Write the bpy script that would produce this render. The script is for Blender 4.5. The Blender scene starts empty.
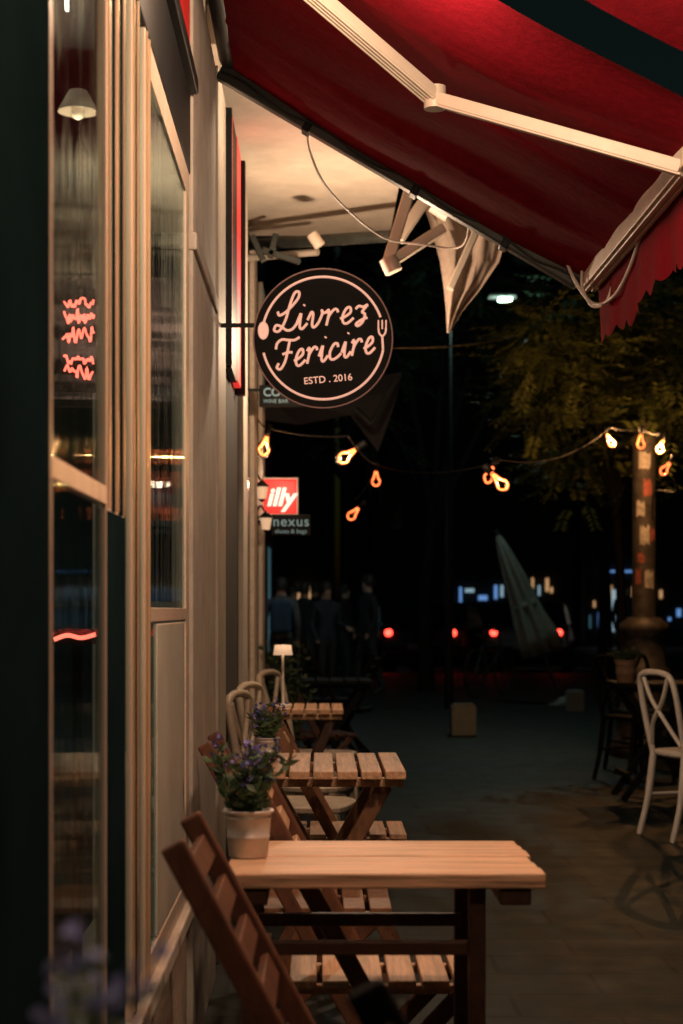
import bpy, math, random
from mathutils import Vector, Matrix
random.seed(7)
SC=bpy.context.scene; COL=SC.collection
F=1700.0; VX=320.0; VY=610.0; H=1.22; PI=math.pi
def P(px,py,d): return Vector(((px-VX)/F*d, d, H-(py-VY)/F*d))
# ------------------------------------------------------------------ materials
def mat(name,col,rough=.6,metal=0,var=.25,scale=8,bump=.1,emit=None,es=0,stretch=(1,1,1),trans=0,spec=.5):
    m=bpy.data.materials.new(name); m.use_nodes=True; n=m.node_tree.nodes; l=m.node_tree.links
    b=n['Principled BSDF']; b.inputs['Roughness'].default_value=rough; b.inputs['Metallic'].default_value=metal
    b.inputs['Specular IOR Level'].default_value=spec
    tc=n.new('ShaderNodeTexCoord'); mp=n.new('ShaderNodeMapping'); mp.inputs['Scale'].default_value=stretch
    nz=n.new('ShaderNodeTexNoise'); nz.inputs['Scale'].default_value=scale; nz.inputs['Detail'].default_value=5; nz.inputs['Roughness'].default_value=.65
    rp=n.new('ShaderNodeValToRGB'); rp.color_ramp.elements[0].position=.3; rp.color_ramp.elements[1].position=.72
    rp.color_ramp.elements[0].color=(*[c*(1-var) for c in col],1); rp.color_ramp.elements[1].color=(*[min(1,c*(1+var)) for c in col],1)
    l.new(tc.outputs['Object'],mp.inputs[0]); l.new(mp.outputs[0],nz.inputs['Vector']); l.new(nz.outputs['Fac'],rp.inputs[0]); l.new(rp.outputs[0],b.inputs['Base Color'])
    if bump:
        bp=n.new('ShaderNodeBump'); bp.inputs['Strength'].default_value=bump; bp.inputs['Distance'].default_value=.01
        l.new(nz.outputs['Fac'],bp.inputs['Height']); l.new(bp.outputs[0],b.inputs['Normal'])
    if emit:
        b.inputs['Emission Color'].default_value=(*emit,1); b.inputs['Emission Strength'].default_value=es
    if trans:
        tr=n.new('ShaderNodeBsdfTranslucent'); l.new(rp.outputs[0],tr.inputs[0]); mx=n.new('ShaderNodeMixShader'); mx.inputs[0].default_value=trans
        l.new(b.outputs[0],mx.inputs[1]); l.new(tr.outputs[0],mx.inputs[2]); l.new(mx.outputs[0],n['Material Output'].inputs[0])
    return m
def glassmat(name,tint=(1,1,1),ior=1.5,flute=False):
    m=bpy.data.materials.new(name); m.use_nodes=True; n=m.node_tree.nodes; l=m.node_tree.links
    n.remove(n['Principled BSDF'])
    t=n.new('ShaderNodeBsdfTransparent'); t.inputs[0].default_value=(*tint,1)
    g=n.new('ShaderNodeBsdfGlossy'); g.inputs['Roughness'].default_value=.03; g.inputs['Color'].default_value=(.75,.95,.97,1)
    f=n.new('ShaderNodeFresnel'); f.inputs[0].default_value=ior
    tc=n.new('ShaderNodeTexCoord'); mp=n.new('ShaderNodeMapping'); mp.inputs['Scale'].default_value=(1,42,.35) if flute else (3,3,3)
    nz=n.new('ShaderNodeTexNoise'); nz.inputs['Scale'].default_value=1; l.new(tc.outputs['Object'],mp.inputs[0]); l.new(mp.outputs[0],nz.inputs['Vector'])
    bp=n.new('ShaderNodeBump'); bp.inputs['Strength'].default_value=.4 if flute else .015; bp.inputs['Distance'].default_value=.004 if flute else 1
    l.new(nz.outputs['Fac'],bp.inputs['Height']); l.new(bp.outputs[0],g.inputs['Normal'])
    mx=n.new('ShaderNodeMixShader'); l.new(f.outputs[0],mx.inputs[0]); l.new(t.outputs[0],mx.inputs[1]); l.new(g.outputs[0],mx.inputs[2]); l.new(mx.outputs[0],n['Material Output'].inputs[0])
    return m
def brickmat(name,c1,c2,mortar,scale,bw,bh,rough,bump=.35):
    m=bpy.data.materials.new(name); m.use_nodes=True; n=m.node_tree.nodes; l=m.node_tree.links; b=n['Principled BSDF']; b.inputs['Specular IOR Level'].default_value=.28
    tc=n.new('ShaderNodeTexCoord'); br=n.new('ShaderNodeTexBrick'); br.inputs['Scale'].default_value=scale
    br.inputs['Color1'].default_value=(*c1,1); br.inputs['Color2'].default_value=(*c2,1); br.inputs['Mortar'].default_value=(*mortar,1)
    br.inputs['Brick Width'].default_value=bw; br.inputs['Row Height'].default_value=bh; br.inputs['Mortar Size'].default_value=.008
    nz=n.new('ShaderNodeTexNoise'); nz.inputs['Scale'].default_value=6; nz.inputs['Detail'].default_value=8
    mx=n.new('ShaderNodeMix'); mx.data_type='RGBA'; mx.blend_type='MULTIPLY'; mx.inputs[0].default_value=.75
    l.new(tc.outputs['Object'],br.inputs['Vector']); l.new(tc.outputs['Object'],nz.inputs['Vector'])
    l.new(br.outputs['Color'],mx.inputs[6]); l.new(nz.outputs['Fac'],mx.inputs[7]); l.new(mx.outputs[2],b.inputs['Base Color'])
    rr=n.new('ShaderNodeMapRange'); rr.inputs[3].default_value=rough-.12; rr.inputs[4].default_value=rough+.2; l.new(nz.outputs['Fac'],rr.inputs[0]); l.new(rr.outputs[0],b.inputs['Roughness'])
    bp=n.new('ShaderNodeBump'); bp.inputs['Strength'].default_value=bump; bp.inputs['Distance'].default_value=.01; bp.invert=True
    l.new(br.outputs['Fac'],bp.inputs['Height']); l.new(bp.outputs[0],b.inputs['Normal'])
    return m
M={}
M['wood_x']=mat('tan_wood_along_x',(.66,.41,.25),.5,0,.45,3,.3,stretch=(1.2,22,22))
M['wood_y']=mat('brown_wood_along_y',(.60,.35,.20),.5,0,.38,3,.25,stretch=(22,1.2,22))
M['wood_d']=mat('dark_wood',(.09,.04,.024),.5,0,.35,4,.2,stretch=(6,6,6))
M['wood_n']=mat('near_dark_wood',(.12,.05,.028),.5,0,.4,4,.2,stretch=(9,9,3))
M['wood_m']=mat('mid_wood',(.24,.11,.055),.5,0,.4,4,.2,stretch=(9,9,4))
M['wood_l']=mat('light_wood',(.50,.40,.30),.5,0,.25,4,.2,stretch=(9,9,4))
M['black_w']=mat('black_wood',(.008,.0075,.007),.65,0,.3,6,.1,spec=.12)
M['cream']=mat('cream_paint',(.66,.57,.47),.6,0,.16,5,.15)
M['pillar']=mat('grey_cream_pillar',(.47,.43,.37),.7,0,.2,7,.25)
M['panel']=mat('pale_green_panel',(.54,.53,.45),.5,0,.14,5,.1)
M['frame']=mat('cream_frame',(.68,.55,.43),.35,0,.15,4,.05,stretch=(6,6,.6))
M['edge_glint']=mat('edge_glint_brass',(.82,.64,.44),.3,.7,.1,6,.02)
M['plaster']=mat('plaster',(.55,.44,.34),.85,0,.2,40,.5)
M['teal']=mat('dark_teal_paint',(.008,.018,.020),.8,0,.3,4,.0,spec=0)
M['blackm']=mat('black_metal',(.010,.013,.014),.5,.2,.3,6,.05,spec=.2)
M['greym']=mat('grey_metal',(.05,.055,.05),.45,.5,.25,10,.05)
M['armm']=mat('cream_metal_arm',(.60,.51,.42),.5,.1,.1,8,.03)
M['darkw']=mat('dark_wall',(.025,.024,.023),.8,0,.3,5,.2)
M['inner']=mat('interior_panel',(.025,.045,.048),.7,0,.4,3,.2,stretch=(1,8,.4))
M['red']=mat('red_awning_fabric',(.25,.007,.016),.9,0,.12,30,.3,trans=.22,spec=.05)
M['beige']=mat('beige_awning_fabric',(.50,.39,.31),.85,0,.15,30,.2,trans=.2)
M['darkf']=mat('dark_awning_fabric',(.02,.018,.02),.85,0,.2,50,.2)
M['white']=mat('white_paint',(.78,.73,.66),.45,0,.08,10,.05)
M['whited']=mat('off_white_pilaster',(.52,.46,.39),.6,0,.12,7,.1)
M['potw']=mat('grey_white_pot',(.60,.55,.49),.4,.2,.2,14,.2)
M['pott']=mat('terracotta_pot',(.25,.15,.09),.7,0,.25,14,.15)
M['soil']=mat('soil',(.03,.02,.015),.95,0,.4,60,.6)
M['leaf']=mat('leaf_green',(.05,.08,.035),.6,0,.4,9,0,trans=.25)
M['leafs']=mat('leaf_grey_green',(.075,.13,.06),.6,0,.4,9,0,trans=.25)
M['leaf_lit']=mat('tree_leaf_lit',(.14,.165,.04),.6,0,.6,1.6,0,trans=.4)  # leaf green painted brighter for the tree lit by the bulbs
M['leaf_unlit']=mat('tree_leaf_unlit',(.022,.042,.024),.7,0,.5,2,0,trans=.3,spec=.2)  # leaf green painted darker for the trees out of the light
M['bark']=mat('bark',(.012,.011,.010),.9,0,.4,14,.7,stretch=(3,3,.7),spec=.1)
M['purple']=mat('purple_flower',(.13,.13,.40),.7,0,.4,20,0)
M['blueflower']=mat('pale_blue_flower',(.34,.40,.85),.7,0,.3,20,0,trans=.2)
M['board']=mat('charcoal_sign_board',(.012,.012,.012),.7,0,.25,12,.08,spec=.15)
M['ink']=mat('pink_glow_ink',(.85,.55,.44),.5,0,.05,10,0,emit=(1,.50,.36),es=.62)  # glow added to the painted lettering to keep it bright
M['rimink']=mat('dull_sign_rim',(.28,.16,.13),.5,0,.05,10,0,emit=(.9,.36,.28),es=.07)
M['redsign']=mat('red_lit_sign',(.6,.02,.02),.4,0,.1,10,0,emit=(1,.03,.025),es=.75)
M['whitesign']=mat('white_lit_letter',(.8,.75,.7),.4,0,.05,10,0,emit=(1,.8,.7),es=1.0)
M['greytxt']=mat('grey_letter',(.2,.3,.31),.5,0,.1,10,0,emit=(.3,.6,.65),es=.2)
M['fil']=mat('hot_filament',(1,.5,.2),.4,0,0,10,0,emit=(1,.165,.05),es=4.2)
M['shade']=mat('lamp_shade',(.7,.55,.4),.6,0,.05,10,0,emit=(1,.6,.35),es=.6)
M['shade_d']=mat('dim_lamp_shade',(.4,.3,.22),.6,0,.05,10,0,emit=(1,.6,.35),es=.18)
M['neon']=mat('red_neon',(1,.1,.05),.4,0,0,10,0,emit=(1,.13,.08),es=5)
M['redpanel']=mat('red_panel',(.5,.02,.02),.35,0,.3,3,0,emit=(1,.03,.02),es=.2,stretch=(1,1,3))
M['tail']=mat('tail_light',(.7,.02,.01),.3,0,0,10,0,emit=(1,.05,.03),es=7)
M['head']=mat('head_light',(.8,.8,.8),.3,0,0,10,0,emit=(1,.9,.75),es=4)
M['street']=mat('street_lamp_light',(.8,1,.9),.3,0,0,10,0,emit=(.75,1,.85),es=10)
M['winwarm']=mat('warm_window',(.2,.12,.06),.4,0,.7,.9,0,emit=(1,.55,.25),es=.5)
M['wincool']=mat('cool_window',(.1,.14,.2),.4,0,.7,.9,0,emit=(.55,.85,1),es=.4)
M['winteal']=mat('teal_window',(.05,.08,.09),.4,0,.7,.9,0,emit=(.2,.5,.6),es=.14)
M['winblue']=mat('blue_sign_light',(.05,.1,.3),.4,0,.3,.9,0,emit=(.2,.45,1),es=.55)
M['winoff']=mat('dark_window',(.008,.011,.014),.2,0,.3,2,0,spec=.3)
M['carb']=mat('car_paint_black',(.012,.013,.016),.3,.2,.1,4,0)
M['cars']=mat('car_paint_silver',(.08,.08,.08),.3,.4,.1,4,0)
M['tyre']=mat('tyre_rubber',(.012,.012,.012),.9,0,.3,30,.2)
M['stone']=mat('granite',(.2,.22,.205),.8,0,.3,60,.3)
M['iron']=mat('painted_iron',(.07,.06,.05),.55,.3,.5,14,.3)
M['cloth']=mat('parasol_cloth',(.25,.275,.25),.85,0,.2,16,.3,trans=.1)
M['skin']=mat('skin',(.45,.27,.19),.6,0,.08,12,0)
M['hair']=mat('dark_hair',(.02,.014,.01),.6,0,.3,40,.2)
M['jk1']=mat('navy_jacket',(.025,.03,.045),.85,0,.3,14,.2)
M['jk2']=mat('black_jacket',(.02,.02,.022),.85,0,.3,14,.2)
M['jk3']=mat('grey_blue_shirt',(.10,.115,.13),.85,0,.3,14,.2)
M['tr']=mat('dark_trousers',(.025,.027,.035),.85,0,.3,14,.2)
M['shoe']=mat('dark_shoe',(.02,.018,.016),.6,0,.2,10,0)
M['pack']=mat('blue_backpack',(.03,.07,.12),.8,0,.3,14,.2)
M['wire']=mat('black_wire',(.012,.012,.012),.6,0,.1,10,0)
M['wirew']=mat('white_cable',(.6,.52,.45),.5,0,.1,10,0)
M['paperw']=mat('pale_poster',(.32,.29,.25),.8,0,.6,24,0)
M['paperr']=mat('red_poster',(.24,.06,.04),.8,0,.5,24,0)
M['farwall']=mat('far_wall',(.03,.029,.029),.9,0,.3,.6,.1)
M['glass']=glassmat('window_glass',(.66,.88,.90),1.5,True)
M['bulbg']=glassmat('bulb_glass',(1,.93,.82),1.3)
M['pave']=brickmat('pavement_slabs',(.030,.045,.043),(.020,.031,.030),(.009,.011,.011),1.0,.6,.3,.58)
M['road']=mat('asphalt',(.045,.045,.047),.8,0,.25,30,.4,spec=.2)
M['earth']=mat('ground_earth',(.05,.048,.042),.9,0,.3,3,.3)
M['line']=mat('road_paint',(.5,.5,.48),.7,0,.2,20,.1)
# ------------------------------------------------------------------ mesh builder
class MB:
    def __init__(s): s.v=[]; s.f=[]; s.sm=[]
    def add(s,vs,fs,smooth=False):
        o=len(s.v); s.v+= [Vector(v) for v in vs]; s.f+=[tuple(i+o for i in f) for f in fs]; s.sm+=[smooth]*len(fs); return s
    def box(s,a,b,R=None,c=None):
        x0,y0,z0=a; x1,y1,z1=b
        vs=[Vector(p) for p in ((x0,y0,z0),(x1,y0,z0),(x1,y1,z0),(x0,y1,z0),(x0,y0,z1),(x1,y0,z1),(x1,y1,z1),(x0,y1,z1))]
        return s.add(vs,[(0,3,2,1),(4,5,6,7),(0,1,5,4),(1,2,6,5),(2,3,7,6),(3,0,4,7)])
    def bar(s,p0,p1,w,h,up=(0,0,1)):
        p0=Vector(p0); p1=Vector(p1); d=(p1-p0).normalized(); u=Vector(up)
        if abs(d.dot(u.normalized()))>.98: u=Vector((0,1,0))
        sx=d.cross(u).normalized(); u=sx.cross(d).normalized(); vs=[]
        for p in (p0,p1):
            for a,b in ((-1,-1),(1,-1),(1,1),(-1,1)): vs.append(p+sx*a*w/2+u*b*h/2)
        return s.add(vs,[(0,3,2,1),(4,5,6,7),(0,1,5,4),(1,2,6,5),(2,3,7,6),(3,0,4,7)])
    def tube(s,path,r,n=8,closed=False):
        pts=[Vector(p) for p in path]; N=len(pts); rs=r if isinstance(r,(list,tuple)) else [r]*N
        vs=[]; fs=[]; u=None
        for i,p in enumerate(pts):
            if closed: d=(pts[(i+1)%N]-pts[i-1])
            else: d=pts[min(i+1,N-1)]-pts[max(i-1,0)]
            if d.length<1e-9: d=Vector((0,0,1))
            d.normalize()
            if u is None:
                u=d.cross(Vector((0,1,0)) if abs(d.y)<.9 else Vector((1,0,0))).normalized()
            else:
                u=(u-d*u.dot(d)); u=u.normalized() if u.length>1e-6 else d.orthogonal().normalized()
            w=d.cross(u)
            for k in range(n):
                a=2*PI*k/n; vs.append(p+(u*math.cos(a)+w*math.sin(a))*rs[i])
        for i in range(N if closed else N-1):
            j=(i+1)%N
            for k in range(n): fs.append((i*n+k,i*n+(k+1)%n,j*n+(k+1)%n,j*n+k))
        s.add(vs,fs,True)
        if not closed: s.add([vs[k] for k in range(n)],[tuple(reversed(range(n)))]); s.add([vs[(N-1)*n+k] for k in range(n)],[tuple(range(n))])
        return s
    def lathe(s,prof,n=20,c=(0,0,0),star=None):
        vs=[];fs=[]; c=Vector(c)
        for r,z in prof:
            for k in range(n):
                a=2*PI*k/n; q=r*(star(k,z) if star else 1); vs.append(c+Vector((q*math.cos(a),q*math.sin(a),z)))
        for i in range(len(prof)-1):
            for k in range(n): fs.append((i*n+k,i*n+(k+1)%n,(i+1)*n+(k+1)%n,(i+1)*n+k))
        return s.add(vs,fs,True)
    def prism(s,poly,ax,a,b):
        n=len(poly); vs=[]
        for t in (a,b):
            for u,w in poly: vs.append({'x':(t,u,w),'y':(u,t,w),'z':(u,w,t)}[ax])
        return s.add(vs,[tuple(reversed(range(n))),tuple(range(n,2*n))]+[(i,(i+1)%n,n+(i+1)%n,n+i) for i in range(n)])
    def build(s,name,m,parent=None,world=False,bevel=0):
        me=bpy.data.meshes.new(name); off=parent.location if (parent and world) else Vector()
        me.from_pydata([v-off for v in s.v],[],s.f); me.polygons.foreach_set('use_smooth',s.sm); me.materials.append(m); me.update()
        o=bpy.data.objects.new(name,me); COL.objects.link(o); o.parent=parent
        if bevel:
            b=o.modifiers.new('bevel','BEVEL'); b.width=bevel; b.segments=2; b.limit_method='ANGLE'; b.angle_limit=math.radians(40)
        return o
def tag(o,label,cat,group=None,kind=None):
    o['label']=label; o['category']=cat
    if group: o['group']=group
    if kind: o['kind']=kind
    return o
def T(name,label,cat,loc=(0,0,0),rz=0,group=None,kind=None):
    o=bpy.data.objects.new(name,None); COL.objects.link(o); o.location=loc; o.rotation_euler=(0,0,rz); o.empty_display_size=.1
    return tag(o,label,cat,group,kind)
def cr(pts,n=6,closed=False):
    pts=[Vector(p) for p in pts]; N=len(pts); out=[]
    for i in range(N if closed else N-1):
        g=(lambda k: pts[k%N]) if closed else (lambda k: pts[max(0,min(N-1,k))])
        a,b,c,d=g(i-1),g(i),g(i+1),g(i+2)
        for k in range(n):
            t=k/n; out.append(.5*((2*b)+(c-a)*t+(2*a-5*b+4*c-d)*t*t+(3*b-a-3*c+d)*t**3))
    if not closed: out.append(pts[-1])
    return out
def sag(a,b,dz,n=14):
    a=Vector(a);b=Vector(b); return [a.lerp(b,t/n)-Vector((0,0,dz*4*(t/n)*(1-t/n))) for t in range(n+1)]
def text(body,size,m,parent,loc,off=0,shear=0,name='lettering',rz=0,space=1.0,align='CENTER',roll=0):
    c=bpy.data.curves.new('t','FONT'); c.body=body; c.size=size; c.extrude=.001; c.offset=off; c.shear=shear; c.align_x=align; c.align_y='CENTER'; c.space_character=space
    t=bpy.data.objects.new('t',c); COL.objects.link(t); dg=bpy.context.evaluated_depsgraph_get(); dg.update()
    me=bpy.data.meshes.new_from_object(t.evaluated_get(dg)); bpy.data.objects.remove(t)
    me.materials.clear(); me.materials.append(m); o=bpy.data.objects.new(name,me); COL.objects.link(o); o.parent=parent; o.location=loc; o.rotation_euler=(PI/2,roll,rz); return o
def point(loc,w,col,r=.04,name='lamp'):
    l=bpy.data.lights.new(name,'POINT'); l.energy=w; l.color=col; l.shadow_soft_size=r
    o=bpy.data.objects.new(name,l); COL.objects.link(o); o.location=loc; return o
# ------------------------------------------------------------------ setting
def sheet(name,x0,x1,y0,y1,z,m,label,cat):
    o=MB().add([(x0,y0,z),(x1,y0,z),(x1,y1,z),(x0,y1,z)],[(0,1,2,3)]).build(name,m); return tag(o,label,cat,kind='structure')
sheet('ground',-300,300,-200,400,-.128,M['earth'],'dark bare ground reaching to the horizon under everything','ground')
o=MB().box((-3.2,-8,-.124),(14,33,0)).build('pavement',M['pave']); tag(o,'dark slabbed pavement in front of the cafe tables','pavement',kind='structure')
sheet('road',-80,80,33.0,44.8,-.12,M['road'],'dark asphalt road crossing beyond the pavement','road')
o=MB()
for i in range(-12,13): o.box((i*5-1.2,38.8,-.119),(i*5+1.2,38.95,-.116))
tag(o.build('road_marking',M['line']),'dashed white centre line on the dark road','road marking',kind='structure')
o=MB().box((-60,44.8,-.124),(60,57,0)).build('far_pavement',M['pave']); tag(o,'far pavement on the other side of the crossing road','pavement',kind='structure')
# ------------------------------------------------------------------ cafe building
B=T('cafe_building','cream cafe building with tall glass shopfront along the left edge','building',(-.36,3,0))
def bx(name,m,*boxes,par=B,bev=0,w=True):
    mb=MB()
    for a,b in boxes: mb.box(a,b)
    return mb.build(name,m,par,w,bev)
bx('corner_pillar',M['teal'],((-.8,.55,0),(-.30,1.9,3.6)),bev=.006)
bx('plinth',M['plaster'],((-.6,1.903,0),(-.362,4.62,.40)))
bx('sill',M['cream'],((-.46,1.903,.402),(-.335,4.6,.445)),bev=.006)
FX=-.354; FB=-.372
win=bx('window_frame',M['frame'],((FB,2.21,.447),(FX,2.25,2.4)),((FB,2.82,.447),(FX,3.07,2.4)),((FB,3.20,.447),(FX,3.30,2.4)),((FB,3.44,.447),(FX,3.52,2.4)),
   ((FB,4.50,.447),(FX,4.60,2.4)),((FB,2.252,1.395),(FX,2.818,1.425)),((FB,3.522,.447),(FX,4.498,.50)),((FB,1.903,.447),(FX,2.208,.52)),((FB,2.252,.447),(FX,2.818,.50)),
   ((FB,3.522,2.33),(FX,4.498,2.4)),((FB,3.522,1.195),(FX,4.498,1.225)),bev=.001)
for a,b,z0,z1 in ((2.823,3.067,.45,1.385),(2.885,2.925,1.387,2.398),(2.985,3.035,1.387,2.398),(3.235,3.265,.45,2.398)):
    bx('dark_mullion',M['teal'],((-.3538,a,z0),(-.3515,b,z1)))
for y in (2.835,2.955,3.05,3.215,3.285,3.455,3.505):  # bright beads added as highlights on the mullion edges
    z0=1.39 if y<3.07 else .46
    bx('edge_glint_bead',M['edge_glint'],((-.3538,y-.005,z0),(-.3495,y+.005,2.395)))
bx('dark_mullion',M['teal'],((-.385,3.80,1.24),(-.362,3.86,2.32))); bx('dark_mullion',M['teal'],((-.385,4.10,1.24),(-.362,4.15,1.95)))
for (a,b) in ((1.905,2.208),(2.252,2.818),(3.072,3.198),(3.302,3.438),(3.523,4.497)):
    MB().add([(-.359,a,.49),(-.359,b,.49),(-.359,b,2.4),(-.359,a,2.4)],[(0,1,2,3)]).build('pane',M['glass'],win)
for o in list(win.children):
    for v in o.data.vertices: v.co-=B.location
bx('door_panel',M['panel'],((-.38,3.72,.505),(-.3555,4.46,1.19)),bev=.003)
bx('fascia',M['blackm'],((-.6,1.903,2.402),(-.352,4.62,2.62)),((-.6,1.903,2.62),(-.33,4.62,2.66)),bev=.004)
bx('sign_band',M['redpanel'],((-.5,1.91,2.663),(-.352,4.60,3.0)))
bx('pilaster',M['pillar'],((-.62,4.63,0),(-.345,5.62,3.02)),((-.60,4.625,2.2),(-.335,5.63,2.25)),bev=.006)
bx('door_recess',M['blackm'],((-.62,5.622,0),(-.375,5.86,3.02)))
bx('pilaster',M['whited'],((-.62,5.862,0),(-.35,6.32,3.1)),bev=.006)
bx('shop_wall',M['darkw'],((-.62,6.322,0),(-.365,10.4,3.15)))
for a,b,m in ((7.55,7.95,'whited'),(8.75,9.15,'plaster'),(10.0,10.42,'cream')):
    bx('pilaster',M[m],((-.364,a,0),(-.338,b,3.15)),bev=.004)
bx('glazed_door',M['winoff'],((-.364,7.98,.1),(-.358,8.72,2.2))); bx('glazed_door',M['winoff'],((-.364,9.2,.1),(-.358,9.96,2.2)))
bx('upper_wall',M['plaster'],((-.7,.5,3.16),(-.40,10.4,7.5)),((-.7,.5,3.0),(-.42,6.3,3.158)))
bx('soffit',M['cream'],((-.399,5.95,3.2),(.37,9.0,3.34)),bev=.004)
bx('back_wall',M['inner'],((-3.1,.5,0),(-3.0,6.0,3.1)),((-3.0,5.7,0),(-.63,5.76,3.1)),((-3.0,.5,0),(-.81,.55,3.1)))
bx('shop_floor',M['wood_d'],((-3.0,.55,.02),(-.63,5.7,.1)))
bx('shop_ceiling',M['cream'],((-3.0,.55,3.02),(-.63,5.7,3.1)))
for y in (1.5,3.6,5.7,7.8): bx('upper_window',M['winoff'],((-.398,y,4.1),(-.385,y+1.0,5.7)))
bx('bar_counter',M['wood_m'],((-2.6,3.6,.1),(-1.7,5.2,1.1)),((-2.65,3.55,1.1),(-1.65,5.25,1.15)))
# red lit panel edge on
o=T('lit_panel_sign','red lit panel sign seen almost edge on against the facade, left of the round sign','sign',(-.36,6.9,2.2))
bx('panel',M['redsign'],((-.349,6.40,2.16),(-.330,6.43,3.08)),((-.362,6.9,2.16),(-.336,7.2,3.14)),par=o)
bx('panel_frame',M['blackm'],((-.362,6.36,2.14),(-.33,6.398,3.1)),((-.362,6.45,2.14),(-.336,6.88,3.12)),((-.362,7.26,2.14),(-.32,7.32,3.14)),par=o)
# neon inside
o=T('neon_sign','stacked red scribbled neon sign glowing inside behind the shop glass','sign',tuple(P(79,340,3.9)))
rn=random.Random(12)
for k,(base,amp) in enumerate(((.085,.010),(.056,.016),(.012,.017),(-.045,.010),(-.075,.015))):
    pts=[]; x=-.038+rn.uniform(0,.006)
    while x<.036: pts.append((x,0,base+rn.choice((-1,1,.2,-.4))*amp*rn.uniform(.6,1.1))); x+=rn.uniform(.0015,.0055)
    MB().tube(cr(pts,4),.0028,6).build('neon_tube',M['neon'],o)
MB().box((-.06,.01,-.12),(.06,.02,.12)).build('backing',M['blackm'],o)
MB().tube([(0,.015,.12),(0,.015,1.18)],.004,6).build('hanging_rod',M['blackm'],o)
o=T('tail_reflection_glow','thin red glow added behind the shop glass as a tail light reflection','reflection',tuple(P(76,637,3.9)))  # added glowing tube, imitates car tail lights mirrored in the glass
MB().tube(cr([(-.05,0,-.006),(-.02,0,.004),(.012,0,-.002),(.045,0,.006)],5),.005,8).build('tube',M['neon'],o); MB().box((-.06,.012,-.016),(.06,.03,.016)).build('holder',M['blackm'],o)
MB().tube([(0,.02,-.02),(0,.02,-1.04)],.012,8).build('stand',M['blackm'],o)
pl=P(78,112,3.7)
o=T('pendant_lamp','cream pendant lamp hanging inside behind the shop glass','lamp',tuple(pl))
MB().lathe([(.008,.05),(.02,.046),(.045,.0),(.042,.0),(.018,.043)],20).build('lamp_shade',M['shade_d'],o)
MB().lathe([(.001,-.018),(.012,-.012),(.015,.0),(.011,.02),(.001,.03)],14).build('bulb',M['shade'],o)
MB().tube([(0,0,.05),(0,0,3.02-pl.z)],.003,6).build('cord',M['wire'],o)
# ------------------------------------------------------------------ awnings
def plane_z(x): return 2.886-.595*x
def awning(name,label,y0,y1,arms,tubes):
    o=T(name,label,'awning',(-.34,(y0+y1)/2,3.09),group='red awnings over the terrace')
    mb=MB(); nx,ny=30,48; vs=[];fs=[]
    for i in range(nx+1):
        for j in range(ny+1):
            x=-.34+1.24*i/nx; t=j/ny; y=y0+(y1-y0)*t; s=i/nx
            z=plane_z(x)-math.sin(PI*s)*(.024+.014*math.sin(t*9)+.006*math.sin(t*23+s*3))-.004*math.sin(t*31+s*4)*s-.005*math.sin(s*11+t*5)*math.sin(PI*s)
            if j%12==0: z-=.005
            vs.append((x,y,z))
    for i in range(nx):
        for j in range(ny): a=i*(ny+1)+j; fs.append((a,a+1,a+ny+2,a+ny+1))
    mb.add(vs,fs,True); mb.build('fabric',M['red'],o,True)
    zf=plane_z(.9)
    fb=MB().bar((.915,y0,zf-.01),(.915,y1,zf-.01),.055,.065)
    fb.bar((.905,y0,zf-.046),(.905,y1,zf-.046),.012,.008).bar((.928,y0,zf-.046),(.928,y1,zf-.046),.012,.008); fb.build('front_bar',M['armm'],o,True,.003)
    mb=MB(); vs=[];fs=[]; n=120; rr=random.Random(3)
    amp=[rr.uniform(.6,1.3) for _ in range(40)]
    for k in range(n+1):
        y=y0+(y1-y0)*k/n; t=(k%8)/8; am=amp[k//8]
        for q in range(5):
            s=q/4; x=.945+(.012*math.sin(k*.17)+.006*math.sin(k*.41+1))*s; z=zf-.01-s*(.205+.026*am*math.sin(PI*t)+.012*math.sin(k*.09)); vs.append((x,y,z))
    for k in range(n):
        for q in range(4): a=k*5+q; fs.append((a,a+1,a+6,a+5))
    mb.add(vs,fs,True).build('valance',M['red'],o,True)
    MB().tube([(-.3,y0,3.1),(-.3,y1,3.1)],.045,14).build('roller',M['greym'],o,True)
    for a,e,c in arms:
        a=Vector(a);e=Vector(e);c=Vector(c)
        mb=MB().bar(a,e,.048,.032).bar(e,c,.048,.032)
        for p,q in ((a,e),(e,c)):
            sd=(q-p).cross(Vector((0,0,1))).normalized()
            for k in (-.018,-.006,.006,.018): mb.bar(p+sd*k+Vector((0,0,-.019)),q+sd*k+Vector((0,0,-.019)),.006,.007)
        ar=mb.build('folding_arm',M['armm'],o,True,.002)
        jb=MB(); jb.tube([e+Vector((0,0,-.03)),e+Vector((0,0,.03))],.03,14); j=jb.build('elbow_joint',M['armm'],ar,True); j.data.transform(Matrix.Translation(-o.location))
    for a,c in tubes:
        MB().bar(a,c,.055,.062).build('side_bar',M['greym'],o,True,.008)
        a=Vector(a);c=Vector(c); pts=[a.lerp(c,k/16)+Vector((0,-.036,-.012+.012*math.sin(k*1.7))) for k in range(17)]
        MB().tube(cr(pts,3),.004,6).build('bar_cable',M['wire'],o,True)
        for t in (.25,.55,.8):
            p=a.lerp(c,t); MB().bar(p+Vector((-.012,0,.007)),p+Vector((.012,0,-.007)),.07,.076).build('bar_clamp',M['blackm'],o,True,.004)
    return o
E=P(435,98,4.6)
awning('red_awning','red fabric awning over the second table with cream folding arm and scalloped valance',3.87,5.78,
   [((-.34,4.06,2.97),tuple(E),(.9,4.21,2.315))],[((-.34,5.80,3.06),(.885,5.80,plane_z(.9)-.01))])
awning('red_awning','nearest red fabric awning, only its edge showing at the upper right corner',.9,3.62,
   [((-.34,3.3,2.97),(.3,2.7,2.62),(.9,3.3,2.315))],[])
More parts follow.
